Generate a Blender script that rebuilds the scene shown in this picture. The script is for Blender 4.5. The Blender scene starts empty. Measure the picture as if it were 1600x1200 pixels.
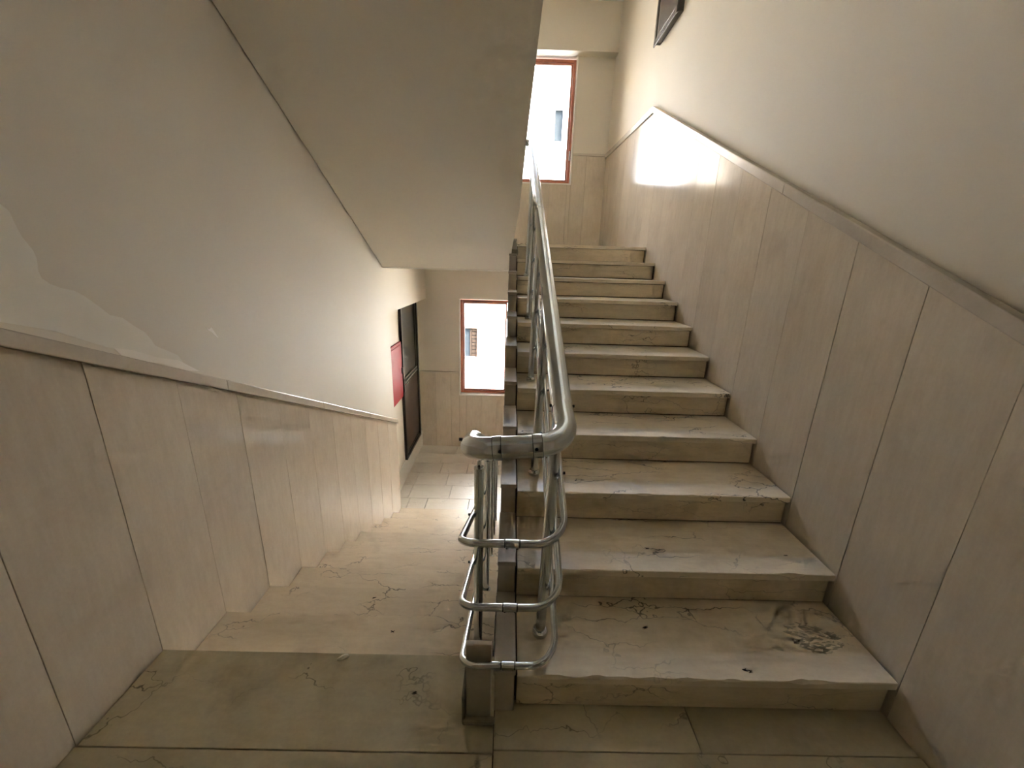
import bpy, bmesh, math, random
from mathutils import Vector, Matrix
random.seed(7)
scene = bpy.context.scene
COL = scene.collection

# ------------------------------------------------------------------ camera
cam_d = bpy.data.cameras.new('camera')
cam_d.sensor_fit = 'HORIZONTAL'; cam_d.sensor_width = 36.0
cam_d.lens = 626.92 / 1600.0 * 36.0
cam_d.clip_start = 0.02; cam_d.clip_end = 500
cam = bpy.data.objects.new('camera', cam_d); COL.objects.link(cam)
_r = Vector((0.999542, -0.002627, 0.030156)); _u = Vector((-0.028164, 0.284379, 0.958298)); _f = Vector((0.011094, 0.958708, -0.284175))
M4 = Matrix.Identity(4)
for i in range(3):
    M4[i][0] = _r[i]; M4[i][1] = _u[i]; M4[i][2] = -_f[i]
M4[0][3], M4[1][3], M4[2][3] = 0.0, -0.93433, 1.36264
cam.matrix_world = M4
scene.camera = cam

# ------------------------------------------------------------------ sky, sun, exposure
world = bpy.data.worlds.new('sky'); scene.world = world
world.use_nodes = True
wn = world.node_tree; wn.nodes.clear()
sky = wn.nodes.new('ShaderNodeTexSky'); sky.sky_type = 'NISHITA'; sky.sun_disc = False
sky.sun_elevation = math.radians(50); sky.sun_rotation = math.radians(150)
sky.air_density = 1.0; sky.dust_density = 3.5
bg = wn.nodes.new('ShaderNodeBackground'); bg.inputs['Strength'].default_value = 5.0
wo = wn.nodes.new('ShaderNodeOutputWorld')
wn.links.new(sky.outputs[0], bg.inputs['Color']); wn.links.new(bg.outputs[0], wo.inputs['Surface'])

sun_d = bpy.data.lights.new('sun', 'SUN'); sun_d.energy = 12.0; sun_d.angle = math.radians(0.6); sun_d.color = (1.0, 0.97, 0.93)
sun = bpy.data.objects.new('sun', sun_d); COL.objects.link(sun)
sd = Vector((-0.80, 0.62, -0.62)).normalized()          # the way the light travels: on to the facade across the court
sun.rotation_euler = sd.to_track_quat('-Z', 'Y').to_euler()

vs = scene.view_settings
vs.view_transform = 'Standard'; vs.look = 'None'; vs.gamma = 1.0; vs.use_curve_mapping = False
vs.exposure = 1.05
cy = scene.cycles
cy.use_denoising = True
cy.use_adaptive_sampling = True; cy.adaptive_threshold = 0.08; cy.adaptive_min_samples = 20; cy.use_light_tree = False
cy.max_bounces = 10; cy.diffuse_bounces = 8; cy.glossy_bounces = 5; cy.transparent_max_bounces = 10
cy.sample_clamp_indirect = 12.0
cy.caustics_reflective = False; cy.caustics_refractive = False

# ------------------------------------------------------------------ measures
T, R = 0.30, 0.14162          # tread depth, rise
SL = R / T
WR, WL = 1.2564, -1.2148      # faces of the stone wainscot, right and left
YL = 0.1824                   # nose of the landing on the way down
D = 5.1887                    # far wall
WLR = WL - 0.178              # recessed wall with the door
BACK = -1.40
ZLO, ZUP = -11 * R, 11 * R
TOPZ = 4.75
WX0, WX1, WZ0, WZ1 = -0.757, 0.787, -0.648, 0.850      # window openings at the wall face

# ------------------------------------------------------------------ materials
def new_mat(name):
    m = bpy.data.materials.new(name); m.use_nodes = True
    nt = m.node_tree; b = nt.nodes['Principled BSDF']
    return m, nt, b
def simple(name, col, rough=0.5, metal=0.0, spec=0.5, noise=0.0, nscale=20.0, bump=0.0):
    m, nt, b = new_mat(name)
    b.inputs['Base Color'].default_value = (*col, 1); b.inputs['Roughness'].default_value = rough
    b.inputs['Metallic'].default_value = metal; b.inputs['Specular IOR Level'].default_value = spec
    if noise or bump:
        tc = nt.nodes.new('ShaderNodeTexCoord'); n = nt.nodes.new('ShaderNodeTexNoise')
        n.inputs['Scale'].default_value = nscale; n.inputs['Detail'].default_value = 3
        nt.links.new(tc.outputs['Object'], n.inputs['Vector'])
        if noise:
            mx = nt.nodes.new('ShaderNodeMix'); mx.data_type = 'RGBA'
            mx.inputs[6].default_value = (*[c * (1 - noise) for c in col], 1)
            mx.inputs[7].default_value = (*[min(1, c * (1 + noise)) for c in col], 1)
            nt.links.new(n.outputs['Fac'], mx.inputs[0]); nt.links.new(mx.outputs[2], b.inputs['Base Color'])
        if bump:
            bp = nt.nodes.new('ShaderNodeBump'); bp.inputs['Strength'].default_value = bump; bp.inputs['Distance'].default_value = 0.01
            nt.links.new(n.outputs['Fac'], bp.inputs['Height']); nt.links.new(bp.outputs[0], b.inputs['Normal'])
    return m
def marble(name, light, dark, crack_col, stretch, rough, crack=1.0, crack_w=0.012, crack_scale=2.2, grain=0.5, vary=0.10, stain=None, warp=0.5, bump=0.0, glossvar=0.15, spec=0.5):
    """cream limestone: cloudy tone, directional grain, broken thin cracks; differs on every piece"""
    m, nt, b = new_mat(name); L = nt.links.new; N = nt.nodes.new
    tc = N('ShaderNodeTexCoord'); oi = N('ShaderNodeObjectInfo')
    off = N('ShaderNodeVectorMath'); off.operation = 'SCALE'; off.inputs[0].default_value = (37.1, 53.7, 71.3)
    L(oi.outputs['Random'], off.inputs['Scale'])
    add = N('ShaderNodeVectorMath'); add.operation = 'ADD'; L(tc.outputs['Object'], add.inputs[0]); L(off.outputs[0], add.inputs[1])
    st = N('ShaderNodeVectorMath'); st.operation = 'MULTIPLY'; st.inputs[1].default_value = stretch; L(add.outputs[0], st.inputs[0])
    cloud = N('ShaderNodeTexNoise'); cloud.inputs['Scale'].default_value = 3.0; cloud.inputs['Detail'].default_value = 3; L(add.outputs[0], cloud.inputs['Vector'])
    gr = N('ShaderNodeTexNoise'); gr.inputs['Scale'].default_value = 9.0; gr.inputs['Detail'].default_value = 4; gr.inputs['Roughness'].default_value = 0.7; L(st.outputs[0], gr.inputs['Vector'])
    fine = N('ShaderNodeTexNoise'); fine.inputs['Scale'].default_value = 90.0; fine.inputs['Detail'].default_value = 1; L(add.outputs[0], fine.inputs['Vector'])
    a1 = N('ShaderNodeMath'); a1.operation = 'MULTIPLY_ADD'; a1.inputs[1].default_value = grain; L(gr.outputs['Fac'], a1.inputs[0])
    a0 = N('ShaderNodeMath'); a0.operation = 'MULTIPLY'; a0.inputs[1].default_value = 1 - grain; L(cloud.outputs['Fac'], a0.inputs[0]); L(a0.outputs[0], a1.inputs[2])
    a2 = N('ShaderNodeMath'); a2.operation = 'MULTIPLY_ADD'; a2.inputs[1].default_value = 0.14; L(fine.outputs['Fac'], a2.inputs[0]); L(a1.outputs[0], a2.inputs[2])
    ramp = N('ShaderNodeValToRGB'); ramp.color_ramp.elements[0].position = 0.36; ramp.color_ramp.elements[1].position = 0.78
    ramp.color_ramp.elements[0].color = (*dark, 1); ramp.color_ramp.elements[1].color = (*light, 1)
    L(a2.outputs[0], ramp.inputs[0])
    hsv = N('ShaderNodeHueSaturation'); mr = N('ShaderNodeMapRange'); mr.inputs[3].default_value = 1 - vary; mr.inputs[4].default_value = 1 + vary
    L(oi.outputs['Random'], mr.inputs[0]); L(mr.outputs[0], hsv.inputs['Value']); L(ramp.outputs[0], hsv.inputs['Color'])
    col = hsv.outputs[0]
    if stain:
        sn = N('ShaderNodeTexNoise'); sn.inputs['Scale'].default_value = 4.0; sn.inputs['Detail'].default_value = 4; sn.inputs['Roughness'].default_value = 0.65
        sa = N('ShaderNodeVectorMath'); sa.operation = 'ADD'; sa.inputs[1].default_value = (5.3, 9.1, 2.2); L(add.outputs[0], sa.inputs[0]); L(sa.outputs[0], sn.inputs['Vector'])
        sr = N('ShaderNodeMapRange'); sr.inputs[1].default_value = 0.54; sr.inputs[2].default_value = 0.76; sr.inputs[4].default_value = stain[1]; L(sn.outputs['Fac'], sr.inputs[0])
        mx = N('ShaderNodeMix'); mx.data_type = 'RGBA'; mx.inputs[7].default_value = (*stain[0], 1); L(sr.outputs[0], mx.inputs[0]); L(col, mx.inputs[6]); col = mx.outputs[2]
    # cracks
    if crack:
        wn_ = N('ShaderNodeTexNoise'); wn_.inputs['Scale'].default_value = 4.5; wn_.inputs['Detail'].default_value = 4; wn_.inputs['Roughness'].default_value = 0.65; L(add.outputs[0], wn_.inputs['Vector'])
        ws = N('ShaderNodeVectorMath'); ws.operation = 'SCALE'; ws.inputs['Scale'].default_value = warp; L(wn_.outputs['Color'], ws.inputs[0])
        wa = N('ShaderNodeVectorMath'); wa.operation = 'ADD'; L(st.outputs[0], wa.inputs[0]); L(ws.outputs[0], wa.inputs[1])
        vo = N('ShaderNodeTexVoronoi'); vo.feature = 'DISTANCE_TO_EDGE'; vo.inputs['Scale'].default_value = crack_scale; L(wa.outputs[0], vo.inputs['Vector'])
        cm = N('ShaderNodeMapRange'); cm.inputs[1].default_value = 0.0; cm.inputs[2].default_value = crack_w; cm.inputs[3].default_value = 1.0; cm.inputs[4].default_value = 0.0; L(vo.outputs['Distance'], cm.inputs[0])
        bn = N('ShaderNodeTexNoise'); bn.inputs['Scale'].default_value = 3.2; bn.inputs['Detail'].default_value = 1; L(add.outputs[0], bn.inputs['Vector'])
        br = N('ShaderNodeMapRange'); br.inputs[1].default_value = 0.47; br.inputs[2].default_value = 0.63; br.inputs[4].default_value = crack; L(bn.outputs['Fac'], br.inputs[0])
        cf = N('ShaderNodeMath'); cf.operation = 'MULTIPLY'; L(cm.outputs[0], cf.inputs[0]); L(br.outputs[0], cf.inputs[1])
        mc = N('ShaderNodeMix'); mc.data_type = 'RGBA'; mc.inputs[7].default_value = (*crack_col, 1); L(cf.outputs[0], mc.inputs[0]); L(col, mc.inputs[6])
        L(mc.outputs[2], b.inputs['Base Color'])
    else:
        L(col, b.inputs['Base Color'])
    rr = N('ShaderNodeMapRange'); rr.inputs[3].default_value = max(0.03, rough - glossvar * rough); rr.inputs[4].default_value = rough + 2 * glossvar * rough; L(cloud.outputs['Fac'], rr.inputs[0]); L(rr.outputs[0], b.inputs['Roughness'])
    if bump:
        bu = N('ShaderNodeBump'); bu.inputs['Strength'].default_value = bump; bu.inputs['Distance'].default_value = 0.02
        wv = N('ShaderNodeTexNoise'); wv.inputs['Scale'].default_value = 7.0; wv.inputs['Detail'].default_value = 1; L(add.outputs[0], wv.inputs['Vector'])
        L(wv.outputs['Fac'], bu.inputs['Height']); L(bu.outputs[0], b.inputs['Normal'])
    b.inputs['Specular IOR Level'].default_value = spec
    return m

MT = {}
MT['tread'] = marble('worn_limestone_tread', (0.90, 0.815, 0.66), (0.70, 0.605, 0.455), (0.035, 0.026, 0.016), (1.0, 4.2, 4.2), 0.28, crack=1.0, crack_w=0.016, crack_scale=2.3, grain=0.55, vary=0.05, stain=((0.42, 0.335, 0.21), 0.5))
MT['tread_dn'] = marble('peach_limestone_tread', (0.88, 0.79, 0.65), (0.70, 0.60, 0.46), (0.06, 0.045, 0.03), (1.0, 4.0, 4.0), 0.32, crack=0.9, crack_w=0.014, crack_scale=2.2, grain=0.5, vary=0.04, stain=((0.45, 0.36, 0.24), 0.4))
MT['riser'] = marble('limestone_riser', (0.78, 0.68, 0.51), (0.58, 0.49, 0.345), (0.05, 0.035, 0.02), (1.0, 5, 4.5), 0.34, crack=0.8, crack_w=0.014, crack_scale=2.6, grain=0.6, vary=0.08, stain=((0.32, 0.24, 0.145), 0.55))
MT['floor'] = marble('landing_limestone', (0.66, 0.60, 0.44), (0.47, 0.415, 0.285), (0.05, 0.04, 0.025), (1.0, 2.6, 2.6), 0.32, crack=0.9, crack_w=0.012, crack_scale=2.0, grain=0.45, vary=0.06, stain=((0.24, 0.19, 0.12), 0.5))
MT['panel'] = marble('polished_wainscot_limestone', (0.73, 0.655, 0.545), (0.59, 0.51, 0.405), (0.20, 0.15, 0.10), (4.5, 4.5, 0.8), 0.13, crack=0, crack_w=0.012, crack_scale=1.5, grain=0.5, vary=0.04, stain=((0.50, 0.42, 0.32), 0.45), bump=0.02, spec=0.32)
MT['cap'] = marble('wainscot_cap_limestone', (0.68, 0.625, 0.54), (0.55, 0.49, 0.41), (0.15, 0.11, 0.07), (1.5, 1.5, 1.5), 0.18, crack=0, crack_w=0.01, crack_scale=3, grain=0.4, vary=0.04)
MT['curb'] = marble('curb_limestone', (0.56, 0.51, 0.43), (0.43, 0.375, 0.30), (0.12, 0.09, 0.06), (2, 2, 2), 0.3, crack=0, crack_w=0.01, crack_scale=3, grain=0.4, vary=0.07, stain=((0.26, 0.22, 0.15), 0.5))
MT['lowfloor'] = marble('lower_landing_limestone', (0.83, 0.79, 0.71), (0.71, 0.665, 0.58), (0.2, 0.16, 0.11), (1.4, 3, 3), 0.30, crack=0.5, crack_w=0.012, crack_scale=2.4, grain=0.5, vary=0.06)
MT['plaster'] = simple('cream_painted_plaster', (0.72, 0.665, 0.565), 0.62, noise=0.03, nscale=2.5, bump=0.0)
MT['ceiling'] = simple('soffit_paint', (0.77, 0.735, 0.65), 0.75, noise=0.03, nscale=2.0)
MT['ceilwhite'] = simple('white_ceiling_paint', (0.87, 0.86, 0.82), 0.75, noise=0.02, nscale=2.0)
MT['patch'] = simple('grey_filler_plaster', (0.81, 0.78, 0.70), 0.8, noise=0.06, nscale=8)
MT['patch2'] = simple('pale_filler_smear', (0.88, 0.84, 0.77), 0.8, noise=0.05, nscale=12)
MT['concrete'] = simple('stair_core_concrete', (0.22, 0.19, 0.15), 0.9, noise=0.2, nscale=15)
MT['mortar'] = simple('crumbled_mortar', (0.30, 0.27, 0.20), 0.95, noise=0.4, nscale=60, bump=0.6)
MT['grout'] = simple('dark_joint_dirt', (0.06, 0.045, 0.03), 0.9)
MT['metal'] = simple('brushed_aluminium', (0.65, 0.70, 0.73), 0.19, metal=1.0, noise=0.05, nscale=30)
MT['chrome'] = simple('polished_steel', (0.68, 0.72, 0.74), 0.09, metal=1.0)
MT['black'] = simple('black_plastic', (0.012, 0.012, 0.012), 0.45)
MT['wood'] = simple('mahogany_window_wood', (0.46, 0.16, 0.09), 0.4, noise=0.25, nscale=25)
MT['white'] = simple('white_reveal_paint', (0.82, 0.80, 0.75), 0.6)
MT['doordark'] = simple('black_brown_door_metal', (0.018, 0.014, 0.013), 0.3)
MT['doorpanel'] = simple('brown_door_panel', (0.10, 0.062, 0.055), 0.35, noise=0.15, nscale=6)
MT['doorglass'] = simple('wired_grey_glass', (0.13, 0.14, 0.14), 0.2, noise=0.12, nscale=9)
MT['red'] = simple('red_cabinet_paint', (0.32, 0.006, 0.014), 0.5, spec=0.12, noise=0.05, nscale=5)
MT['cabdark'] = simple('dark_brown_cabinet', (0.085, 0.066, 0.052), 0.4, noise=0.1, nscale=8)
MT['facade'] = simple('white_render_facade', (0.84, 0.83, 0.80), 0.85, noise=0.02, nscale=2)
MT['blueglass'] = simple('blue_grey_window_glass', (0.014, 0.017, 0.019), 0.6, spec=0.02, noise=0.35, nscale=30)
MT['blind'] = simple('brown_roller_blind_slat', (0.020, 0.014, 0.010), 0.7, spec=0.02)
MT['trim'] = simple('peach_window_trim', (0.30, 0.17, 0.10), 0.6)
MT['pebble'] = simple('pale_pebble', (0.85, 0.82, 0.73), 0.8, noise=0.2, nscale=40)
MT['asphalt'] = simple('court_paving', (0.45, 0.43, 0.40), 0.9, noise=0.2, nscale=3)
def glass():
    m, nt, b = new_mat('window_glass'); nt.nodes.remove(b)
    o = nt.nodes['Material Output']; t = nt.nodes.new('ShaderNodeBsdfTransparent'); g = nt.nodes.new('ShaderNodeBsdfGlossy'); g.inputs['Roughness'].default_value = 0.02
    f = nt.nodes.new('ShaderNodeFresnel'); f.inputs['IOR'].default_value = 1.35; mx = nt.nodes.new('ShaderNodeMixShader')
    t.inputs['Color'].default_value = (0.96, 0.98, 0.98, 1)
    nt.links.new(f.outputs[0], mx.inputs[0]); nt.links.new(t.outputs[0], mx.inputs[1]); nt.links.new(g.outputs[0], mx.inputs[2]); nt.links.new(mx.outputs[0], o.inputs['Surface'])
    return m
MT['glass'] = glass()

# ------------------------------------------------------------------ helpers
def link(name, me, mat, parent=None, loc=(0, 0, 0), smooth=False):
    o = bpy.data.objects.new(name, me); COL.objects.link(o)
    if mat is not None and not me.materials: me.materials.append(MT[mat])
    o.location = loc
    if parent: o.parent = parent
    if smooth:
        for p in me.polygons: p.use_smooth = True
    return o
def tag(o, label=None, cat=None, group=None, kind=None):
    if label: o['label'] = label
    if cat: o['category'] = cat
    if group: o['group'] = group
    if kind: o['kind'] = kind
    return o
def empty(name, loc=(0, 0, 0)):
    o = bpy.data.objects.new(name, None); COL.objects.link(o); o.location = loc; o.empty_display_size = 0.1
    return o
def rel(parent, loc):
    return tuple(Vector(loc) - (parent.location if parent else Vector((0, 0, 0))))
class MB:
    def __init__(s): s.v = []; s.f = []
    def box(s, x0, x1, y0, y1, z0, z1):
        n = len(s.v)
        s.v += [(x0, y0, z0), (x1, y0, z0), (x1, y1, z0), (x0, y1, z0), (x0, y0, z1), (x1, y0, z1), (x1, y1, z1), (x0, y1, z1)]
        s.f += [tuple(n + i for i in q) for q in ((0, 3, 2, 1), (4, 5, 6, 7), (0, 1, 5, 4), (1, 2, 6, 5), (2, 3, 7, 6), (3, 0, 4, 7))]
        return s
    def prism_x(s, pts, x0, x1):
        """pts: (y,z) outline, extruded from x0 to x1"""
        n = len(s.v); k = len(pts)
        s.v += [(x0, y, z) for y, z in pts] + [(x1, y, z) for y, z in pts]
        s.f += [tuple(n + i for i in range(k))[::-1], tuple(n + k + i for i in range(k))]
        s.f += [(n + i, n + (i + 1) % k, n + k + (i + 1) % k, n + k + i) for i in range(k)]
        return s
    def mesh(s, name, bevel=0.0, segs=1):
        me = bpy.data.meshes.new(name); me.from_pydata(s.v, [], s.f)
        bm = bmesh.new(); bm.from_mesh(me)
        bmesh.ops.recalc_face_normals(bm, faces=bm.faces)
        if bevel > 0:
            bmesh.ops.bevel(bm, geom=list(bm.edges), offset=bevel, segments=segs, affect='EDGES', profile=0.5, clamp_overlap=True)
        bm.to_mesh(me); bm.free()
        return me
    def build(s, name, mat, parent=None, bevel=0.0, segs=1, origin=None):
        """origin: a world point that becomes the object's origin"""
        if origin is None:
            xs, ys, zs = zip(*s.v); origin = ((min(xs) + max(xs)) / 2, (min(ys) + max(ys)) / 2, min(zs))
        o = Vector(origin); s.v = [tuple(Vector(v) - o) for v in s.v]
        return link(name, s.mesh(name, bevel, segs), mat, parent, rel(parent, origin))
def fillet(pts, rad, seg=10):
    """round the inner corners of a polyline; rad: one number or one per inner corner"""
    P = [Vector(p) for p in pts]; out = [P[0]]
    for i in range(1, len(P) - 1):
        a = (P[i - 1] - P[i]); b = (P[i + 1] - P[i]); r_ = rad[i - 1] if isinstance(rad, (list, tuple)) else rad
        ang = a.angle(b); tl = min(r_ / math.tan(ang / 2), 0.48 * a.length, 0.48 * b.length) if ang < 3.1 else 0
        if tl < 1e-4: out.append(P[i]); continue
        a.normalize(); b.normalize(); p0 = P[i] + a * tl; p1 = P[i] + b * tl
        rr = tl * math.tan(ang / 2); bis = (a + b).normalized(); c = P[i] + bis * (rr / math.sin(ang / 2))
        v0 = (p0 - c); v1 = (p1 - c); tot = v0.angle(v1); ax = v0.cross(v1).normalized()
        for k in range(seg + 1):
            out.append(c + Matrix.Rotation(tot * k / seg, 3, ax) @ v0)
    out.append(P[-1]); return out
def tube(path, rad, sides=16, cap=True, mb=None):
    mb = mb or MB(); P = [Vector(p) for p in path]; n0 = len(mb.v)
    t0 = (P[1] - P[0]).normalized(); up = Vector((0, 0, 1)) if abs(t0.z) < 0.9 else Vector((1, 0, 0))
    nrm = t0.cross(up).normalized(); rads = rad if isinstance(rad, (list, tuple)) else [rad] * len(P)
    for i, p in enumerate(P):
        if i == 0: t = t0
        elif i == len(P) - 1: t = (P[i] - P[i - 1]).normalized()
        else: t = ((P[i + 1] - P[i]).normalized() + (P[i] - P[i - 1]).normalized()).normalized()
        nrm = (nrm - t * nrm.dot(t)).normalized(); bn = t.cross(nrm)
        for k in range(sides):
            a = 2 * math.pi * k / sides
            mb.v.append(tuple(p + (nrm * math.cos(a) + bn * math.sin(a)) * rads[i]))
    for i in range(len(P) - 1):
        for k in range(sides):
            a = n0 + i * sides + k; b = n0 + i * sides + (k + 1) % sides
            mb.f.append((a, b, b + sides, a + sides))
    if cap:
        mb.f.append(tuple(n0 + k for k in range(sides))[::-1]); e = n0 + (len(P) - 1) * sides
        mb.f.append(tuple(e + k for k in range(sides)))
    return mb
def smooth(o, ang=40):
    me = o.data
    for p in me.polygons: p.use_smooth = True
    try: me.set_sharp_from_angle(angle=math.radians(ang))
    except Exception: pass
    return o

# ------------------------------------------------------------------ side walls with stone wainscot
CAPR = lambda y: (1.205 + 0.4685 * y) if y < 3.24 else 2.722 + (y - 3.24) * 0.036      # lower edge of the right cap
CAPL = lambda y: 1.145 - 0.4675 * y
PT = 0.018      # stone thickness proud of the plaster
mb = MB(); mb.box(WR + PT, WR + 0.25, BACK, D + 0.3, -2.0, TOPZ)
wall_right = tag(mb.build('wall_right', 'plaster'), 'cream painted plaster wall above the stone wainscot on the right', None, None, 'structure')
mb = MB(); mb.box(WL - 0.25, WL - PT, BACK, 3.20, -2.0, TOPZ); mb.box(WL - 0.17, WL - PT, 3.20, D + 0.02, 0.853, TOPZ)
mb.box(WL - 0.45, WL - 0.17, 3.10, D + 0.3, 0.853, TOPZ)
wall_left = tag(mb.build('wall_left', 'plaster'), 'cream painted plaster wall above the stone wainscot on the left', None, None, 'structure')
mb = MB(); mb.box(WLR - 0.2, WLR, 3.10, D + 0.3, -2.0, 0.853)
wall_recess = tag(mb.build('wall_recess', 'plaster'), 'recessed cream wall with the door on the lower landing', None, None, 'structure')
mb = MB(); mb.box(WL - 0.3, WR + 0.3, BACK - 0.2, BACK, -2.0, TOPZ)
MT['backwall'] = simple('light_absorbing_tan', (0.34, 0.29, 0.22), 0.7)  # out-of-view wall, coloured dark to soak up bounce light near the camera
wall_back = tag(mb.build('wall_back', 'backwall'), 'unseen wall behind the half landing, darkened tan to absorb light', None, None, 'structure')

def panel(parent, name, ya, yb, zlo, ztop, xface, side):
    """one upright slab; its top follows ztop(y); side +1: right wall, -1: left wall"""
    dep = PT - 0.001
    x0, x1 = (xface, xface + dep) if side > 0 else (xface - dep, xface)
    jit = random.uniform(-0.0007, 0.0007); x0 += jit; x1 += jit if side < 0 else 0
    if side > 0: x1 = xface + dep
    else: x0 = xface - dep
    g = 0.0007
    mb = MB(); mb.prism_x([(ya + g, zlo), (yb - g, zlo), (yb - g, ztop(yb)), (ya + g, ztop(ya))], x0, x1)
    return mb.build(name, 'panel', parent, bevel=0.0008)
# right: slab joints stand over the noses
y = -1.2; k = -4
while y < 3.0 - 1e-6:
    n = k + 1 if k >= 0 else 0
    zlo = -0.02 if y < -1e-6 else (k) * R - 0.02
    panel(wall_right, 'marble_panel', y, y + T, zlo, CAPR if y > -0.1 else (lambda q: CAPR(0.0)), WR, 1)
    y += T; k += 1
for a, b_ in ((3.0, 3.24), (3.24, 3.52), (3.52, 3.82), (3.82, 4.12), (4.12, 4.42), (4.42, 4.72), (4.72, 4.98), (4.98, D - 0.001)):
    panel(wall_right, 'marble_panel', a, b_, ZUP - 0.02, CAPR, WR, 1)
# left: joints over the noses going down
y = YL - 5 * T; k = -5
while y < YL + 10 * T - 1e-6:
    zlo = -0.02 if k < 0 else -(k + 1) * R - 0.02
    panel(wall_left, 'marble_panel', y, y + T, zlo, CAPL if y > -0.2 else (lambda q: CAPL(YL - T)), WL, -1)
    y += T; k += 1
panel(wall_left, 'marble_panel', YL + 10 * T, 3.205, -11 * R, CAPL, WL, -1)
def cap_run(parent, pts, xface, side, h, splits):
    """moulded stone cap along a line of (y, z of lower edge)"""
    for (ya, za), (yb, zb) in zip(pts[:-1], pts[1:]):
        m = max(1, round(math.hypot(yb - ya, zb - za) / splits))
        for i in range(m):
            t0, t1 = i / m, (i + 1) / m
            y0 = ya + (yb - ya) * t0 + (0.0006 if i else 0); y1 = ya + (yb - ya) * t1; z0 = za + (zb - za) * t0; z1 = za + (zb - za) * t1
            x0, x1 = (xface - 0.018, xface + PT) if side > 0 else (xface - PT, xface + 0.018)
            MB().prism_x([(y0, z0), (y1, z1), (y1, z1 + h), (y0, z0 + h)], x0, x1).build('wainscot_cap', 'cap', parent, bevel=0.004, segs=2)
cap_run(wall_right, [(BACK, CAPR(0)), (0.0, CAPR(0.0)), (3.24, CAPR(3.24)), (D, CAPR(D))], WR, 1, 0.050, 1.05)
cap_run(wall_left, [(BACK, CAPL(YL - T)), (YL - T, CAPL(YL - T)), (3.21, CAPL(3.21))], WL, -1, 0.046, 0.95)
# filler on the left wall, traced where it was skimmed on
out = [(0.02, 1.60), (0.106, 1.477), (0.131, 1.452), (0.136, 1.42), (0.142, 1.394), (0.158, 1.362), (0.161, 1.34), (0.156, 1.31), (0.159, 1.292), (0.176, 1.276), (0.199, 1.265), (0.23, 1.256), (0.253, 1.241), (0.29, 1.205), (0.315, 1.178), (0.354, 1.164), (0.385, 1.135),
       (0.422, 1.106), (0.437, 1.08), (0.448, 1.056), (0.49, 1.03), (0.534, 1.003), (0.555, 0.965), (0.619, 0.918), (0.50, 0.965), (0.42, 1.01), (0.36, 1.045), (0.25, 1.10), (0.15, 1.155), (0.025, 1.20), (-0.2, 1.31), (-0.25, 1.55), (-0.1, 1.62)]
MB().prism_x(out, WL - PT - 0.001, WL - PT + 0.0012).build('filler_patch', 'patch', wall_left)
MB().prism_x([(0.30, 1.078), (0.36, 1.058), (0.45, 1.012), (0.53, 0.985), (0.62, 0.919), (0.56, 0.937), (0.47, 0.985), (0.40, 1.01), (0.32, 1.05)], WL - PT - 0.001, WL - PT + 0.0018).build('filler_smear', 'patch2', wall_left)
MB().prism_x([(0.697, 1.085), (0.712, 1.072), (0.728, 1.078), (0.757, 1.030), (0.748, 1.033), (0.724, 1.058), (0.706, 1.070)], WL - PT - 0.001, WL - PT + 0.0012).build('filler_smear', 'patch2', wall_left)

# ------------------------------------------------------------------ far wall with two windows
def far_wall():
    mb = MB(); y0, y1 = D + PT, D + 0.25
    xl, xr = WLR - 0.2, WR + 0.3
    zs = [(-2.0, WZ0), (WZ1, WZ0 + 22 * R), (WZ1 + 22 * R, TOPZ)]
    for a, b_ in zs: mb.box(xl, xr, y0, y1, a, b_)
    for off in (0, 22 * R):
        mb.box(xl, WX0, y0, y1, WZ0 + off, WZ1 + off); mb.box(WX1, xr, y0, y1, WZ0 + off, WZ1 + off)
    # beams above the windows
    mb.box(WL - 0.17, WR + 0.02, D - 0.135, y0, 0.862, 1.31)
    mb.box(WL - 0.17, WR + 0.02, D - 0.135, y0, 3.953, 4.6)
    return tag(mb.build('wall_far', 'plaster'), 'cream far wall with beams and one window per landing', None, None, 'structure')
wall_far = far_wall()
def far_panels(zb, zt, off, x_from, x_to):
    """upright slabs across the far wall, cut around the window"""
    xs = [x_from]; x = x_from
    while x < x_to - 0.32: x += 0.245; xs.append(x)
    xs.append(x_to)
    for a, b_ in zip(xs[:-1], xs[1:]):
        pieces = []
        top = zt
        w0, w1, ws = WX0 - 0.010, WX1 + 0.010, WZ0 + off - 0.016
        if b_ <= w0 or a >= w1: pieces = [(a, b_, zb, zt)]
        elif a >= w0 and b_ <= w1: pieces = [(a, b_, zb, ws)]
        elif a < w0 < b_: pieces = [(a, w0, zb, zt), (w0, b_, zb, ws)]
        else: pieces = [(a, w1, zb, ws), (w1, b_, zb, zt)]
        for p in pieces:
            MB().box(p[0] + 0.0009, p[1] - 0.0009, D, D + PT - 0.001, p[2], p[3]).build('marble_panel', 'panel', wall_far, bevel=0.0008)
far_panels(ZLO - 0.01, -0.305, 0, WLR + 0.001, WR - 0.001)
far_panels(ZUP - 0.01, 2.815, 22 * R, WL + 0.001, WR - 0.001)
for off, xa in ((0, WLR), (22 * R, WL)):
    z = -0.305 + off if off == 0 else 2.815
    for a, b_ in ((xa + 0.001, WX0 - 0.011), (WX1 + 0.011, WR - 0.001)):
        MB().box(a, b_, D - 0.012, D + PT - 0.001, z, z + 0.028).build('wainscot_cap', 'cap', wall_far, bevel=0.003)

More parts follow.
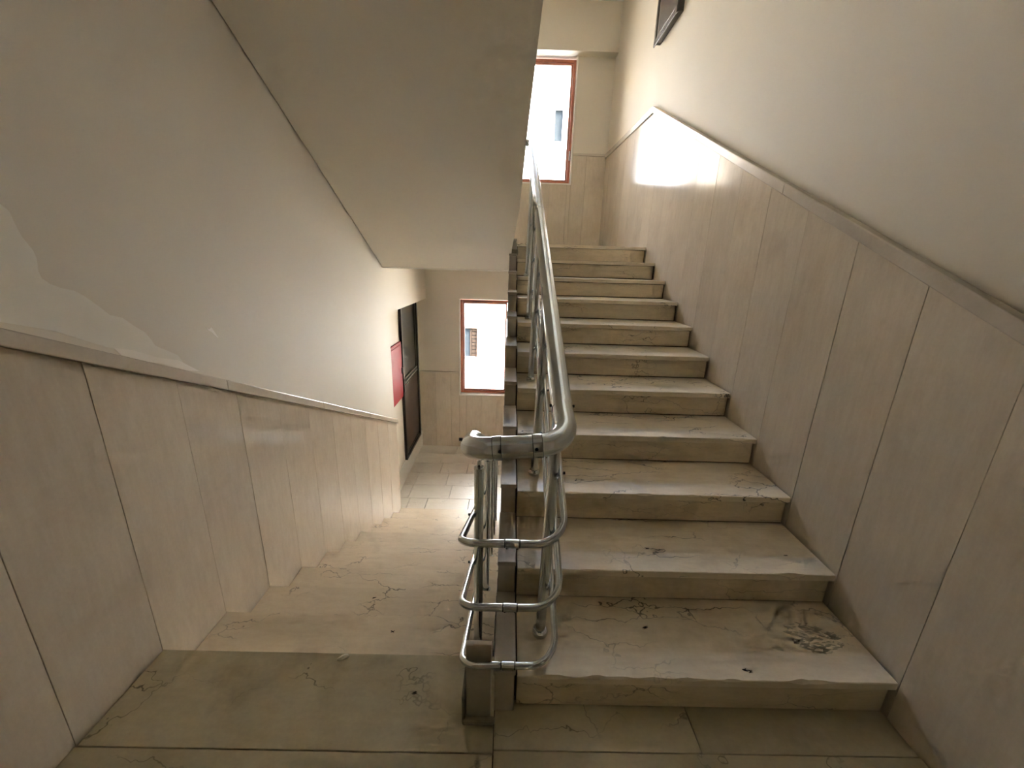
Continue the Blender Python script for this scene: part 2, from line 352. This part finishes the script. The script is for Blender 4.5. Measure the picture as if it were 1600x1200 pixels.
def window(idx, off, label):
    w = tag(empty('window_%d' % idx, (0, D, WZ0 + off)), label, None, None, 'structure')
    x0, x1, z0, z1 = WX0, WX1, WZ0 + off, WZ1 + off
    # white reveal lining: jambs, sill and head run back to the frame
    e = 0.010
    for q in ((x0 - e, x0 + 0.004, z0, z1), (x1 - 0.004, x1 + e, z0, z1)):
        MB().box(q[0], q[1], D - 0.004, D + 0.096, q[2], q[3]).build('reveal_jamb', 'white', w, bevel=0.002)
    MB().box(x0 - e, x1 + e, D - 0.006, D + 0.096, z0 - 0.016, z0 + 0.002).build('inner_sill', 'white', w, bevel=0.002)
    x0 += 0.004; x1 -= 0.004; z0 += 0.003; z1 -= 0.012
    ya, yb = D + 0.098, D + 0.155; fw = 0.034
    for q in ((x0, x0 + fw, z0, z1), (x1 - fw, x1, z0, z1), (x0 + fw, x1 - fw, z0, z0 + fw), (x0 + fw, x1 - fw, z1 - fw, z1)):
        MB().box(q[0], q[1], ya, yb, q[2], q[3]).build('frame_bar', 'wood', w, bevel=0.003)
    MB().box(-0.035, 0.075, ya, yb, z0 + fw, z1 - fw).build('mullion', 'wood', w, bevel=0.003)
    for s0, s1 in ((x0 + fw, -0.035), (0.075, x1 - fw)):
        sw = 0.026
        s = empty('sash', rel(w, ((s0 + s1) / 2, D, z0))); s.parent = w
        base = Vector(w.location) + Vector(s.location)
        def bar(q):
            m = MB().box(q[0], q[1], ya + 0.012, yb - 0.008, q[2], q[3]); o = Vector((0, 0, 0))
            ob = m.build('sash_bar', 'wood', None, bevel=0.002); ob.parent = s; ob.location = Vector(ob.location) - base
        a, b_, c, d = s0 + 0.002, s1 - 0.002, z0 + fw + 0.002, z1 - fw - 0.002
        for q in ((a, a + sw, c, d), (b_ - sw, b_, c, d), (a + sw, b_ - sw, c, c + sw), (a + sw, b_ - sw, d - sw, d)): bar(q)
        pane = MB().box(a + sw, b_ - sw, D + 0.124, D + 0.130, c + sw, d - sw).build('pane', 'glass', None)
        pane.parent = s; pane.location = Vector(pane.location) - base
    h = MB().box(-0.047, -0.031, ya - 0.012, ya + 0.002, z0 + 0.42, z0 + 0.78).build('handle', 'wood', w, bevel=0.003)
    hb = MB().box(x1 - 0.028, x1 - 0.010, ya - 0.02, ya + 0.002, z0 + 0.30, z0 + 0.42).build('hinge', 'chrome', w, bevel=0.003)
    # outside sill
    MB().box(x0 - 0.05, x1 + 0.05, D + 0.16, D + 0.32, z0 - 0.03, z0 + 0.004).build('outer_sill', 'white', w, bevel=0.004)
    return w
window(1, 0, 'brown wooden window of the lower landing, behind the handrail posts')
window(2, 22 * R, 'brown wooden window of the upper landing at the head of the stairs')
for i, off in enumerate((0, 22 * R)):
    pd = bpy.data.lights.new('window_portal', 'AREA'); pd.shape = 'RECTANGLE'; pd.size = WX1 - WX0; pd.size_y = WZ1 - WZ0; pd.cycles.is_portal = True
    po = bpy.data.objects.new('window_portal', pd); COL.objects.link(po); po.location = ((WX0 + WX1) / 2, D + 0.17, (WZ0 + WZ1) / 2 + off)
    po.rotation_euler = (math.radians(-90), 0, 0)

# ------------------------------------------------------------------ landings
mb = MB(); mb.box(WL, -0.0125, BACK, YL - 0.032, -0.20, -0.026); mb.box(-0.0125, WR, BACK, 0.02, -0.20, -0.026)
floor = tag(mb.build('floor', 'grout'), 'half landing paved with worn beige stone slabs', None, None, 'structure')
J = 0.0016
def slab(parent, x0, x1, y0, y1, ztop, th, mat, name='floor_slab', bevel=0.0012, j=J):
    return MB().box(x0 + j, x1 - j, y0 + j, y1 - j, ztop - th, ztop).build(name, mat, parent, bevel=bevel)
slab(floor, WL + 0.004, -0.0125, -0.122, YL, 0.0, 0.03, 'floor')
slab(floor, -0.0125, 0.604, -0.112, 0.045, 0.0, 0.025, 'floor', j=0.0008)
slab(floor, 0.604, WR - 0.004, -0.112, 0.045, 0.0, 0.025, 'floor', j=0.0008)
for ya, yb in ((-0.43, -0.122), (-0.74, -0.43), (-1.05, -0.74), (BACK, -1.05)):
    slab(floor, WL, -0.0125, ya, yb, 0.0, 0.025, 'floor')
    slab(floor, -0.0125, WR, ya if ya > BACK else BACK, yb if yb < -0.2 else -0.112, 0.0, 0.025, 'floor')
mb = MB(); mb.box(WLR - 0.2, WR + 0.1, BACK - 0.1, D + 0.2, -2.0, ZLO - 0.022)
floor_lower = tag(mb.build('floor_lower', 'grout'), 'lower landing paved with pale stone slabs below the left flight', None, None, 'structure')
rows = [(3.155, 3.62, (-0.985, -0.45, 0.1, 0.7)), (3.62, 3.945, (-1.245, -0.72, -0.2, 0.35, 0.9)), (3.945, 4.275, (-1.24, -0.81, -0.36, 0.1, 0.55, 1.0)), (4.275, 4.587, (-0.945, -0.56, -0.1, 0.35, 0.8)), (4.587, 4.89, (-0.99, -0.5, 0.0, 0.5, 0.95)), (4.89, D, (-0.8, -0.3, 0.2, 0.7))]
for ya, yb, js in rows:
    xs = [WLR if ya > 3.3 else WL] + list(js) + [WR]
    for a, b_ in zip(xs[:-1], xs[1:]): slab(floor_lower, a, b_, ya, yb, ZLO, 0.02, 'lowfloor', j=0.003)
slab(floor_lower, WLR, WL, 3.21, 3.62, ZLO, 0.02, 'lowfloor', j=0.001)
mb = MB(); mb.box(WL - 0.2, WR + 0.02, 3.06, D + 0.02, 1.303, ZUP - 0.026)
floor_upper = tag(mb.build('floor_upper', 'ceilwhite'), 'upper landing slab at the head of the right flight', None, None, 'structure')
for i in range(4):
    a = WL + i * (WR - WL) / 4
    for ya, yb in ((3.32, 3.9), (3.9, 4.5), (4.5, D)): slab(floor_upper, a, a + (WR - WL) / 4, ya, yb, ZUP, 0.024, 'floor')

# ------------------------------------------------------------------ stair flights
CX0, CX1 = -0.018, 0.050      # curb along the well
def tread_mesh(name, w, dep, th, seed, chips):
    rnd = random.Random(seed); N = 56; v = []; f = []
    prof = [0.0016 + 0.0012 * rnd.random() for _ in range(N + 1)]
    for c in range(chips):
        c0 = rnd.uniform(0.05, 0.95) * N; wd = rnd.uniform(0.8, 3.2); a = rnd.uniform(0.004, 0.011)
        for i in range(N + 1):
            d = abs(i - c0) / wd
            if d < 1: prof[i] = max(prof[i], a * (1 - d * d) * rnd.uniform(0.6, 1.1))
    for i in range(N + 1):
        x = -w / 2 + w * i / N; c = prof[i]
        v += [(x, 0.0, -th), (x, 0.0, -c * 1.1), (x, c, 0.0), (x, dep, 0.0), (x, dep, -th)]
    for i in range(N):
        a = i * 5; b_ = a + 5
        for q in range(5): f.append((a + q, a + (q + 1) % 5, b_ + (q + 1) % 5, b_ + q))
    f.append((0, 1, 2, 3, 4)[::-1]); e = N * 5; f.append((e, e + 1, e + 2, e + 3, e + 4))
    me = bpy.data.meshes.new(name); me.from_pydata(v, [], f)
    bm = bmesh.new(); bm.from_mesh(me); bmesh.ops.recalc_face_normals(bm, faces=bm.faces); bm.to_mesh(me); bm.free()
    return me
TH = 0.026
TW = (WR - 0.006) - (CX1 + 0.007)
tread_meshes = [tread_mesh('tread', TW, T + 0.02, TH, s, c) for s, c in ((1, 9), (2, 3), (3, 6), (4, 4))]
flight_up = tag(empty('stair_flight', (0.6, 0, 0)), 'worn beige stone stair flight rising on the right to the upper window', 'staircase')
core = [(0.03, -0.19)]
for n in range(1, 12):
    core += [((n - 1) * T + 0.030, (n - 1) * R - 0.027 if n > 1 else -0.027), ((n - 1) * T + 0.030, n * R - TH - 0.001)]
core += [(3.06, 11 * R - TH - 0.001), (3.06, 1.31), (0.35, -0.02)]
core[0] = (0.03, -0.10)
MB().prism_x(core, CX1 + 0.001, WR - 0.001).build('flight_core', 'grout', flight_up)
for n in range(1, 12):
    o = link('tread', tread_meshes[0 if n == 1 else 1 + n % 3], 'tread', flight_up, rel(flight_up, ((CX1 + 0.007 + WR - 0.006) / 2, (n - 1) * T, n * R)))
    MB().box(CX1 + 0.006, WR - 0.012, (n - 1) * T + 0.014, (n - 1) * T + 0.029, (n - 1) * R + 0.006, n * R - TH - 0.004).build('riser', 'riser', flight_up, bevel=0.001)
    # stepped curb: a block with an overhanging cap
    yb0 = (n - 1) * T - 0.004
    MB().box(CX0 + 0.003, CX1 - 0.003, yb0, n * T + 0.01 if n < 11 else 3.25, (n - 1) * R - (0.10 if n > 1 else 0), n * R + 0.020).build('curb_block', 'curb', flight_up, bevel=0.0015)
    MB().box(CX0, CX1, yb0 - 0.012, n * T - 0.006 if n < 11 else 3.25, n * R + 0.0215, n * R + 0.0405).build('curb_cap', 'curb', flight_up, bevel=0.002)
MB().box(CX0 - 0.004, CX1 + 0.012, 2.90, 3.05, 10 * R + 0.03, 10 * R + 0.085).build('broken_mortar', 'mortar', flight_up, bevel=0.014, segs=2)

LX1 = -0.030                  # inner edge of the way down
flight_dn = tag(empty('stair_flight', (-0.6, YL, -R)), 'beige stone stair flight going down on the left to the lower window', 'staircase')
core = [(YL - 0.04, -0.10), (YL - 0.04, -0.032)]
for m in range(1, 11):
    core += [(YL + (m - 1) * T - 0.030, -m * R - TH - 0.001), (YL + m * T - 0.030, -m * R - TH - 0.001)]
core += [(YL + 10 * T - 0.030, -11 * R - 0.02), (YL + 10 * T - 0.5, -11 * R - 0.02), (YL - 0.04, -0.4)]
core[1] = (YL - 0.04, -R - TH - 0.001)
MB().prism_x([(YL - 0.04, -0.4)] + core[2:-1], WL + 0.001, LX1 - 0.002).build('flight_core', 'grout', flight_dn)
TWL = LX1 - (WL + 0.006)
dmesh = [tread_mesh('tread', TWL, T + 0.02, TH, s, c) for s, c in ((11, 4), (12, 2), (13, 3))]
for m in range(1, 11):
    o = link('tread', dmesh[m % 3], 'tread_dn', flight_dn, rel(flight_dn, ((LX1 + WL + 0.006) / 2, YL + m * T, -m * R)))
    o.rotation_euler = (0, 0, math.pi)
for m in range(0, 11):
    MB().box(WL + 0.006, LX1 - 0.002, YL + m * T - 0.029, YL + m * T - 0.014, -(m + 1) * R + 0.003, -m * R - (TH if m else 0.030) - 0.0015).build('riser', 'riser', flight_dn, bevel=0.001)
# upright end slab where the way down leaves the landing
MB().box(-0.101, -0.024, -0.028, -0.010, 0.0, 0.296).build('end_slab', 'curb', flight_dn, bevel=0.0025)
MB().box(-0.112, -0.010, -0.052, -0.029, 0.0, 0.018).build('broken_mortar', 'mortar', flight_dn, bevel=0.008, segs=2)
MB().box(-0.112, -0.1025, -0.045, 0.06, 0.0, 0.11).build('mortar_edge', 'mortar', flight_dn, bevel=0.004)

# flight overhead: its plastered underside slopes up towards the viewer
KS = 0.511
def soffit_z(y): return 1.303 + KS * (3.072 - y)
flight_top = tag(empty('stair_flight', (-0.5, 3.07, 1.3)), 'overhead stair flight with a plain cream painted sloping underside', 'staircase')
mb = MB(); ys = [3.085, 2.7, 2.2, 1.55, 1.0, 0.0]; xe = [-0.006, 0.004, 0.050, 0.072, 0.097, 0.105]
v = []
for yv, x in zip(ys, xe):
    z = soffit_z(yv); tz = z + 0.17
    v += [(WL - 0.01, yv, z), (x, yv, z), (x, yv, tz), (WL - 0.01, yv, tz)]
mb.v = v
for i in range(len(ys) - 1):
    a = i * 4; b_ = a + 4
    for q in range(4): mb.f.append((a + q, a + (q + 1) % 4, b_ + (q + 1) % 4, b_ + q))
mb.f += [(0, 1, 2, 3), (20, 23, 22, 21)]
mb.build('soffit_slab', 'ceiling', flight_top)
for n in range(1, 11):
    yy = 3.05 - n * T
    MB().box(WL + 0.003, -0.02, yy, yy + T + 0.015, ZUP + n * R - TH, ZUP + n * R).build('tread', 'tread', flight_top, bevel=0.002)
    MB().box(WL + 0.004, -0.02, yy + T - 0.016, yy + T - 0.001, ZUP + (n - 1) * R + 0.003, ZUP + n * R - TH - 0.001).build('riser', 'riser', flight_top, bevel=0.001)
# ceilings: next half landing above the viewer, next flight on the right, top landing
zc = soffit_z(0.0)
mb = MB(); mb.box(WL - 0.2, WR + 0.1, BACK - 0.1, 0.0, zc, zc + 0.25)
mb.prism_x([(0.0, zc), (3.1, 4.47), (3.1, 4.65), (0.0, zc + 0.25)], 0.12, WR + 0.1)
mb.box(WL - 0.4, WR + 0.1, 3.1, D + 0.1, 4.47, 4.7); mb.box(WL - 0.5, WR + 0.4, BACK - 0.2, D + 0.3, 4.6, TOPZ + 0.1)
ceiling = tag(mb.build('ceiling', 'ceilwhite'), 'painted ceilings of the stairwell', None, None, 'structure')

# ------------------------------------------------------------------ railing
rail = tag(empty('stair_railing', (0.025, -0.03, 0.0)), 'silver tubular metal stair railing with a thick handrail and three thin rails', 'railing')
def part(mb, name, mat, parent=rail, origin=None, ang=40):
    o = mb.build(name, mat, None, origin=origin)
    w = Vector((0, 0, 0)); q = parent
    while q: w += Vector(q.location); q = q.parent
    o.parent = parent; o.location = Vector(o.location) - w
    return smooth(o, ang)
HRX, HLX = 0.154, -0.090
hr = lambda y: 0.930 + SL * y
hl = lambda y: 0.925 - SL * y
HR = 0.0288
path = fillet([(-0.075, 1.6, hr(3.2) + 0.05 + SL * 1.5), (-0.075, 3.30, hr(3.2) + 0.03), (HRX, 3.30, hr(3.2) + 0.02), (HRX, 3.1, hr(3.1)), (HRX, 0.13, hr(0.13)), (HRX, -0.032, 0.946), (HLX, -0.032, 0.922), (HLX, 0.10, hl(0.08)), (HLX, 3.25, hl(3.25))], [0.06, 0.06, 0.2, 0.3, 0.075, 0.068, 0.12], 14)
handrail = part(tube(path, HR, 28), 'handrail', 'metal')
def collar(c, d, ln, rad, parent, name='joint_collar', mat='metal', sides=24):
    c = Vector(c); d = Vector(d).normalized()
    return part(tube([c - d * ln / 2, c + d * ln / 2], rad, sides), name, mat, parent)
bx = Vector((HLX - HRX, 0, 0.922 - 0.946)).normalized()
def barpt(x): return Vector((x, -0.032, 0.946 + (x - HRX) * (0.946 - 0.922) / (HRX - HLX)))
for xc, ln in ((-0.021, 0.021), (0.078, 0.023)):
    collar(barpt(xc), bx, ln, HR + 0.0018, handrail, mat='chrome', sides=32)
    for e_ in (-1, 1): collar(barpt(xc + e_ * ln / 2), bx, 0.0012, HR + 0.0020, handrail, 'collar_seam', 'black', 32)
sd_ = Vector((0, 1, SL)).normalized()
collar((HRX, 0.125, hr(0.125) + 0.001), sd_, 0.028, HR + 0.0014, handrail)
collar((HRX, 0.111, hr(0.111) + 0.001), sd_, 0.0012, HR + 0.0017, handrail, 'collar_seam', 'black', 32)
for n_ in (1.55, 2.6): collar((HRX, n_, hr(n_)), sd_, 0.006, HR + 0.0006, handrail)
def screw(c, d, parent, rad=0.0042, ln=0.006):
    c = Vector(c); d = Vector(d).normalized()
    part(tube([c - d * 0.003, c + d * ln], rad, 10), 'screw', 'black', parent)
for xc in (-0.014, 0.074): screw(barpt(xc) + Vector((0, -0.985, 0.17)) * (HR + 0.0012), (0, -0.985, 0.17), handrail, ln=0.002)
screw((HRX + HR, 0.125, hr(0.125)), (1, 0, 0), handrail); screw((HRX - HR, 0.125, hr(0.125)), (-1, 0, 0), handrail)
screw((HLX - HR, 0.05, 0.913), (-1, 0, 0), handrail)

# thin rails: each runs down the right flight, loops round the end and follows the left flight
LY = -0.048; RX, LXr = 0.166, -0.114
levels = (0.667, 0.4585, 0.2475)
for li, zl in enumerate(levels):
    p = fillet([(RX, 3.05, zl + SL * (3.05 - LY)), (RX, LY, zl), (LXr, LY, zl - 0.004), (LXr, 3.1, zl - SL * (3.1 - LY))], [0.082, 0.055], 14)
    ro = part(tube(p, 0.0102, 14), 'thin_rail', 'metal')
    zb = zl - 0.002
    part(tube([(0.006, LY, zb), (0.042, LY, zb)], 0.0118, 18), 'coupling_sleeve', 'metal', ro)
    for xx in (0.0045, 0.0435): part(tube([(xx - 0.0012, LY, zb), (xx + 0.0012, LY, zb)], 0.0112, 16), 'sleeve_gap', 'black', ro)
    for xx in (0.010, 0.038): screw((xx, LY - 0.002, zb - 0.0112), (0, 0, -1), ro, 0.003, 0.003)

# posts: tube on a ring foot, cup and pin below the handrail, bolts to the thin rails
def post(xb, xt, yb, zb, ztop, zrail, side):
    ps = empty('post'); ps.parent = rail; ps.location = Vector((xb, yb, zb)) - Vector(rail.location)
    def pp(mb, name, mat, ang=40): return part(mb, name, mat, ps, ang=ang)
    B = Vector((xb, yb, zb)); Tp = Vector((xt, yb, ztop)); u = (Tp - B).normalized()
    pp(tube([B + u * 0.002, Tp], 0.0172, 20), 'post_tube', 'metal')
    pp(tube([B, B + u * 0.006, B + u * 0.016, B + u * 0.023, B + u * 0.024], [0.026, 0.0275, 0.0265, 0.0215, 0.0175], 22), 'base_ring', 'chrome', 60)
    pp(tube([Tp - u * 0.004, Tp + u * 0.004, Tp + u * 0.006], [0.0186, 0.0186, 0.015], 20), 'cup', 'chrome')
    pp(tube([Tp, Tp + u * 0.030, (xt, yb, ztop + 0.032), (xt, yb, zrail - HR * 0.6)], [0.0085, 0.0085, 0.006, 0.006], 12), 'pin', 'chrome')
    pp(tube([Tp + Vector((0, -0.0095, 0.012)), Tp + Vector((0, -0.006, 0.012))], 0.0045, 10), 'grub_screw', 'black')
    for zl in levels:
        zz = zl + side * SL * (yb - LY)
        x_at = xb + (xt - xb) * (zz - zb) / max(0.01, ztop - zb)
        xr_ = RX if side > 0 else LXr
        pp(tube([(x_at, yb, zz), (xr_ + side * 0.010, yb, zz)], 0.0042, 10), 'rail_bolt', 'chrome')
        pp(tube([(xr_ + side * 0.0102, yb, zz), (xr_ + side * 0.016, yb, zz)], 0.0046, 10), 'bolt_head', 'black')
for k in range(5):
    yb = 0.155 + 0.6 * k
    post(0.136, 0.150, yb, (2 * k + 1) * R, hr(yb) - 0.062, hr(yb), 1)
for k in range(5):
    yb = YL + 0.15 + 0.6 * k
    post(-0.091, -0.091, yb, -(2 * k + 1) * R, hl(yb) - 0.092, hl(yb), -1)

# ------------------------------------------------------------------ door and cabinets
door = tag(empty('door_1', (WLR, 4.55, ZLO)), 'dark metal door with a grey glass upper half on the lower landing', None, None, 'structure')
X = WLR
def dp(name, mat, x0, x1, y0, y1, z0, z1, parent=door, bevel=0.003):
    o = MB().box(x0, x1, y0, y1, z0, z1).build(name, mat, None, bevel=bevel)
    w = Vector((0, 0, 0)); q = parent
    while q: w += Vector(q.location); q = q.parent
    o.parent = parent; o.location = Vector(o.location) - w; return o
dy0, dy1, dz0, dz1 = 4.125, 5.01, -1.285, 0.852
dp('door_step', 'white', X, X + 0.012, 3.22, D, ZLO, dz0 - 0.002)
for q in ((dy0, dy0 + 0.05, dz0, dz1), (dy1 - 0.05, dy1, dz0, dz1), (dy0 + 0.05, dy1 - 0.05, dz0, dz0 + 0.04), (dy0 + 0.05, dy1 - 0.05, dz1 - 0.05, dz1)):
    dp('door_frame', 'doordark', X, X + 0.035, *q)
dp('lower_panel', 'doorpanel', X + 0.002, X + 0.016, dy0 + 0.05, dy1 - 0.05, dz0 + 0.08, -0.20)
dp('glass_pane', 'doorglass', X + 0.002, X + 0.010, dy0 + 0.05, dy1 - 0.12, -0.12, dz1 - 0.05)
dp('glass_stop', 'doordark', X + 0.002, X + 0.02, dy1 - 0.12, dy1 - 0.05, -0.12, dz1 - 0.05)
mr_ = dp('middle_rail', 'doordark', X + 0.002, X + 0.02, dy0 + 0.05, dy1 - 0.05, -0.20, -0.12)
dp('bright_strip', 'metal', X + 0.02, X + 0.028, dy0 + 0.06, dy1 - 0.06, -0.145, -0.125, mr_)
dp('bright_strip', 'metal', X + 0.02, X + 0.028, dy0 + 0.06, dy1 - 0.06, -0.198, -0.180, mr_)
dp('bottom_rail', 'metal', X + 0.002, X + 0.022, dy0 + 0.05, dy1 - 0.05, dz0 + 0.045, dz0 + 0.075)
hd = dp('handle_plate', 'chrome', X + 0.035, X + 0.041, dy0 + 0.008, dy0 + 0.042, -0.30, -0.12)
dp('lever', 'chrome', X + 0.041, X + 0.06, dy0 + 0.02, dy0 + 0.14, -0.20, -0.184, hd)

cab = tag(empty('fire_cabinet', (X, 3.8, -0.34)), 'red metal fire hose cabinet beside the dark door', 'cabinet')
dp('case', 'red', X + 0.0005, X + 0.022, 3.46, 4.105, -0.345, 0.395, cab, 0.004)
cd_ = dp('cabinet_door', 'red', X + 0.022, X + 0.030, 3.49, 4.085, -0.320, 0.360, cab, 0.003)
dp('latch', 'black', X + 0.030, X + 0.046, 4.05, 4.075, -0.02, 0.06, cd_, 0.003)

eb = tag(empty('wall_cabinet', (WR, 3.09, 3.27)), 'dark brown framed cabinet high on the right wall above the stairs', 'cabinet')
XW = WR + PT
dp('case', 'cabdark', XW - 0.045, XW - 0.0005, 2.84, 3.345, 3.275, 3.93, eb, 0.003)
for q in ((2.825, 2.87, 3.26, 3.945), (3.315, 3.36, 3.26, 3.945), (2.87, 3.315, 3.26, 3.305), (2.87, 3.315, 3.90, 3.945)):
    dp('frame_bar', 'cabdark', XW - 0.058, XW - 0.046, *q, eb, 0.003)
cdr = dp('cabinet_door', 'cabdark', XW - 0.052, XW - 0.046, 2.885, 3.30, 3.32, 3.885, eb, 0.002)
dp('latch', 'black', XW - 0.058, XW - 0.052, 2.90, 2.915, 3.56, 3.62, cdr, 0.001)

# pebble on the edge of the landing
bm = bmesh.new(); bmesh.ops.create_icosphere(bm, subdivisions=3, radius=1.0)
for v_ in bm.verts:
    n_ = v_.co.normalized(); k_ = 1 + 0.10 * math.sin(5 * n_.x + 2 * n_.y) + 0.08 * math.sin(7 * n_.z - 3 * n_.x)
    v_.co = Vector((n_.x * 0.020, n_.y * 0.009, n_.z * 0.007)) * k_
me = bpy.data.meshes.new('pebble'); bm.to_mesh(me); bm.free()
pb = link('pebble', me, 'pebble', None, (-0.556, 0.160, 0.0068), True); pb.rotation_euler = (0, 0, 0.45)
tag(pb, 'small pale pebble lying at the edge of the half landing', 'stone')

# ------------------------------------------------------------------ outside: the house across the court
FY = D + 6.0
nb = tag(empty('neighbour_house', (0, FY, -5)), 'white rendered house across the court, seen through the windows', 'building')
def nbp(name, mat, x0, x1, y0, y1, z0, z1, parent=nb, bevel=0.0): return dp(name, mat, x0, x1, y0, y1, z0, z1, parent, bevel)
# facade pieces leave real openings
def facade(root, xa, xb, zt, ops, mat, sills=True):
    mb = MB()
    xs = sorted({xa, xb, *[o[0] for o in ops], *[o[1] for o in ops]}); zs = sorted({-5, zt, *[o[2] for o in ops], *[o[3] for o in ops]})
    for a, b_ in zip(xs[:-1], xs[1:]):
        for c, d in zip(zs[:-1], zs[1:]):
            if any(o[0] <= a and b_ <= o[1] and o[2] <= c and d <= o[3] for o in ops): continue
            mb.box(a, b_, FY, FY + 0.3, c, d)
    w = mb.build('facade_wall', mat, None); w.parent = root; w.location = Vector(w.location) - Vector(root.location)
    for a, b_, c, d in ops:
        nbp('window_glass', 'blueglass', a, b_, FY + 0.10, FY + 0.12, c, d, root)
        if b_ - a < 0.4: continue
        for q in ((a - 0.04, a, c - 0.04, d + 0.04), (b_, b_ + 0.04, c - 0.04, d + 0.04), (a, b_, c - 0.04, c), (a, b_, d, d + 0.04)):
            nbp('window_trim', 'trim', q[0], q[1], FY - 0.02, FY + 0.02, q[2], q[3], root)
        nbp('window_sill', mat, a - 0.1, b_ + 0.16, FY - 0.08, FY + 0.0, c - 0.145, c - 0.055, root)
    nbp('cornice', mat, xa, xb, FY - 0.12, FY + 0.35, zt, zt + 0.14, root)
MT['ochre'] = simple('light_cutting_ochre', (0.40, 0.34, 0.26), 0.9, noise=0.05, nscale=2)  # dull tones for the added side houses, so less light reaches the side walls
MT['buff'] = simple('light_cutting_buff', (0.42, 0.38, 0.31), 0.9, noise=0.05, nscale=2)
ops = [(-2.1, -0.966, -1.40, -0.502), (1.05, 1.265, 4.56, 5.32)]
facade(nb, -2.5, 2.7, 7.0, ops, 'facade')
nl = tag(empty('neighbour_house', (-5.7, FY, -5)), 'added ochre house left of the white one, darkened to cut side light', 'building')  # added out of view to dim the right wall and its wainscot reflection
facade(nl, -9.0, -2.51, 7.0, [(-4.3, -3.2, 3.0, 4.7), (-6.4, -5.3, 3.0, 4.7), (-4.3, -3.2, 0.0, 1.6), (-6.4, -5.3, 0.0, 1.6), (-8.4, -7.3, 3.0, 4.7)], 'ochre')
nr = tag(empty('neighbour_house', (5.8, FY, -5)), 'added buff house right of the white one, darkened to cut side light', 'building')  # added out of view to dim the light on the left wall
facade(nr, 2.71, 9.0, 7.0, [(3.5, 4.6, 3.0, 4.7), (5.6, 6.7, 3.0, 4.7), (3.5, 4.6, 0.0, 1.6), (5.6, 6.7, 0.0, 1.6)], 'buff')
a, b_, c, d = ops[0]
z = c + 0.012
while z < d - 0.05:
    nbp('blind_slat', 'blind', b_ - 0.165, b_ - 0.005, FY + 0.05, FY + 0.085, z, z + 0.090, bevel=0.004); z += 0.111
nbp('window_post', 'blind', b_ - 0.22, b_ - 0.177, FY + 0.05, FY + 0.09, c, d)
gr = MB().box(-12, 12, D + 0.3, FY + 6, -5.2, -5.0).build('court_ground', 'asphalt')
tag(gr, 'paved court between the houses', None, None, 'structure')

# ------------------------------------------------------------------ dried mud and scraps on the steps
MT['mud'] = simple('dried_grey_mud', (0.48, 0.44, 0.34), 0.9, noise=0.3, nscale=80)
MT['scrap'] = simple('dark_dirt_scrap', (0.035, 0.028, 0.018), 0.9)
def flakes(name, mat, centre, sx, sy, count, size, seed):
    rnd = random.Random(seed); v = []; f = []
    for _ in range(count):
        a = rnd.uniform(0, 6.283); q = math.sqrt(rnd.random()); px, py = q * sx * math.cos(a), q * sy * math.sin(a)
        ln = size * rnd.uniform(0.5, 1.6); wd = ln * rnd.uniform(0.12, 0.35); th = rnd.uniform(-0.5, 0.7); k = 7; n0 = len(v)
        for z in (0.0, 0.0007):
            for i in range(k):
                b_ = 6.283 * i / k; rr = rnd.uniform(0.7, 1.1); lx, ly = ln * rr * math.cos(b_), wd * rr * math.sin(b_)
                v.append((px + lx * math.cos(th) - ly * math.sin(th), py + lx * math.sin(th) + ly * math.cos(th), z))
        f.append(tuple(n0 + k + i for i in range(k)))
        f += [(n0 + i, n0 + (i + 1) % k, n0 + k + (i + 1) % k, n0 + k + i) for i in range(k)]
    me = bpy.data.meshes.new(name); me.from_pydata(v, [], f)
    return link(name, me, mat, None, centre)
mud = flakes('dried_mud', 'mud', (1.10, 0.160, R + 0.0002), 0.09, 0.06, 130, 0.010, 5)
tag(mud, 'grey smear of dried mud on the lowest step of the right flight', 'mud', None, 'stuff')
SCR = (((0.784, 0.035, R), 'left of the two dark dirt scraps near the chipped lowest nosing'), ((0.800, 0.031, R), 'right of the two dark dirt scraps near the chipped lowest nosing'),
       ((1.131, 0.405, 2 * R), 'dark dirt scrap at the wall end of the second step going up'), ((0.579, 0.427, 2 * R), 'dark dirt scrap mid-way along the second step going up'),
       ((0.514, 0.187, R), 'dark dirt scrap mid-way along the lowest step going up'), ((-0.277, 0.045, 0.0), 'dark dirt scrap on the half landing right of the pebble'),
       ((-0.65, 0.777 - 0.06, -2 * R), 'dark dirt scrap on the second step going down'), ((-0.456, 0.40, -R), 'dark dirt scrap on the first step going down'))
for i, ((x, y_, z), lab) in enumerate(SCR):
    sc_ = flakes('dirt_scrap', 'scrap', (x, y_, z + 0.0002), 0.004, 0.003, 4, 0.0065, 20 + i)
    tag(sc_, lab, 'dirt', 'scraps of dirt on the steps')
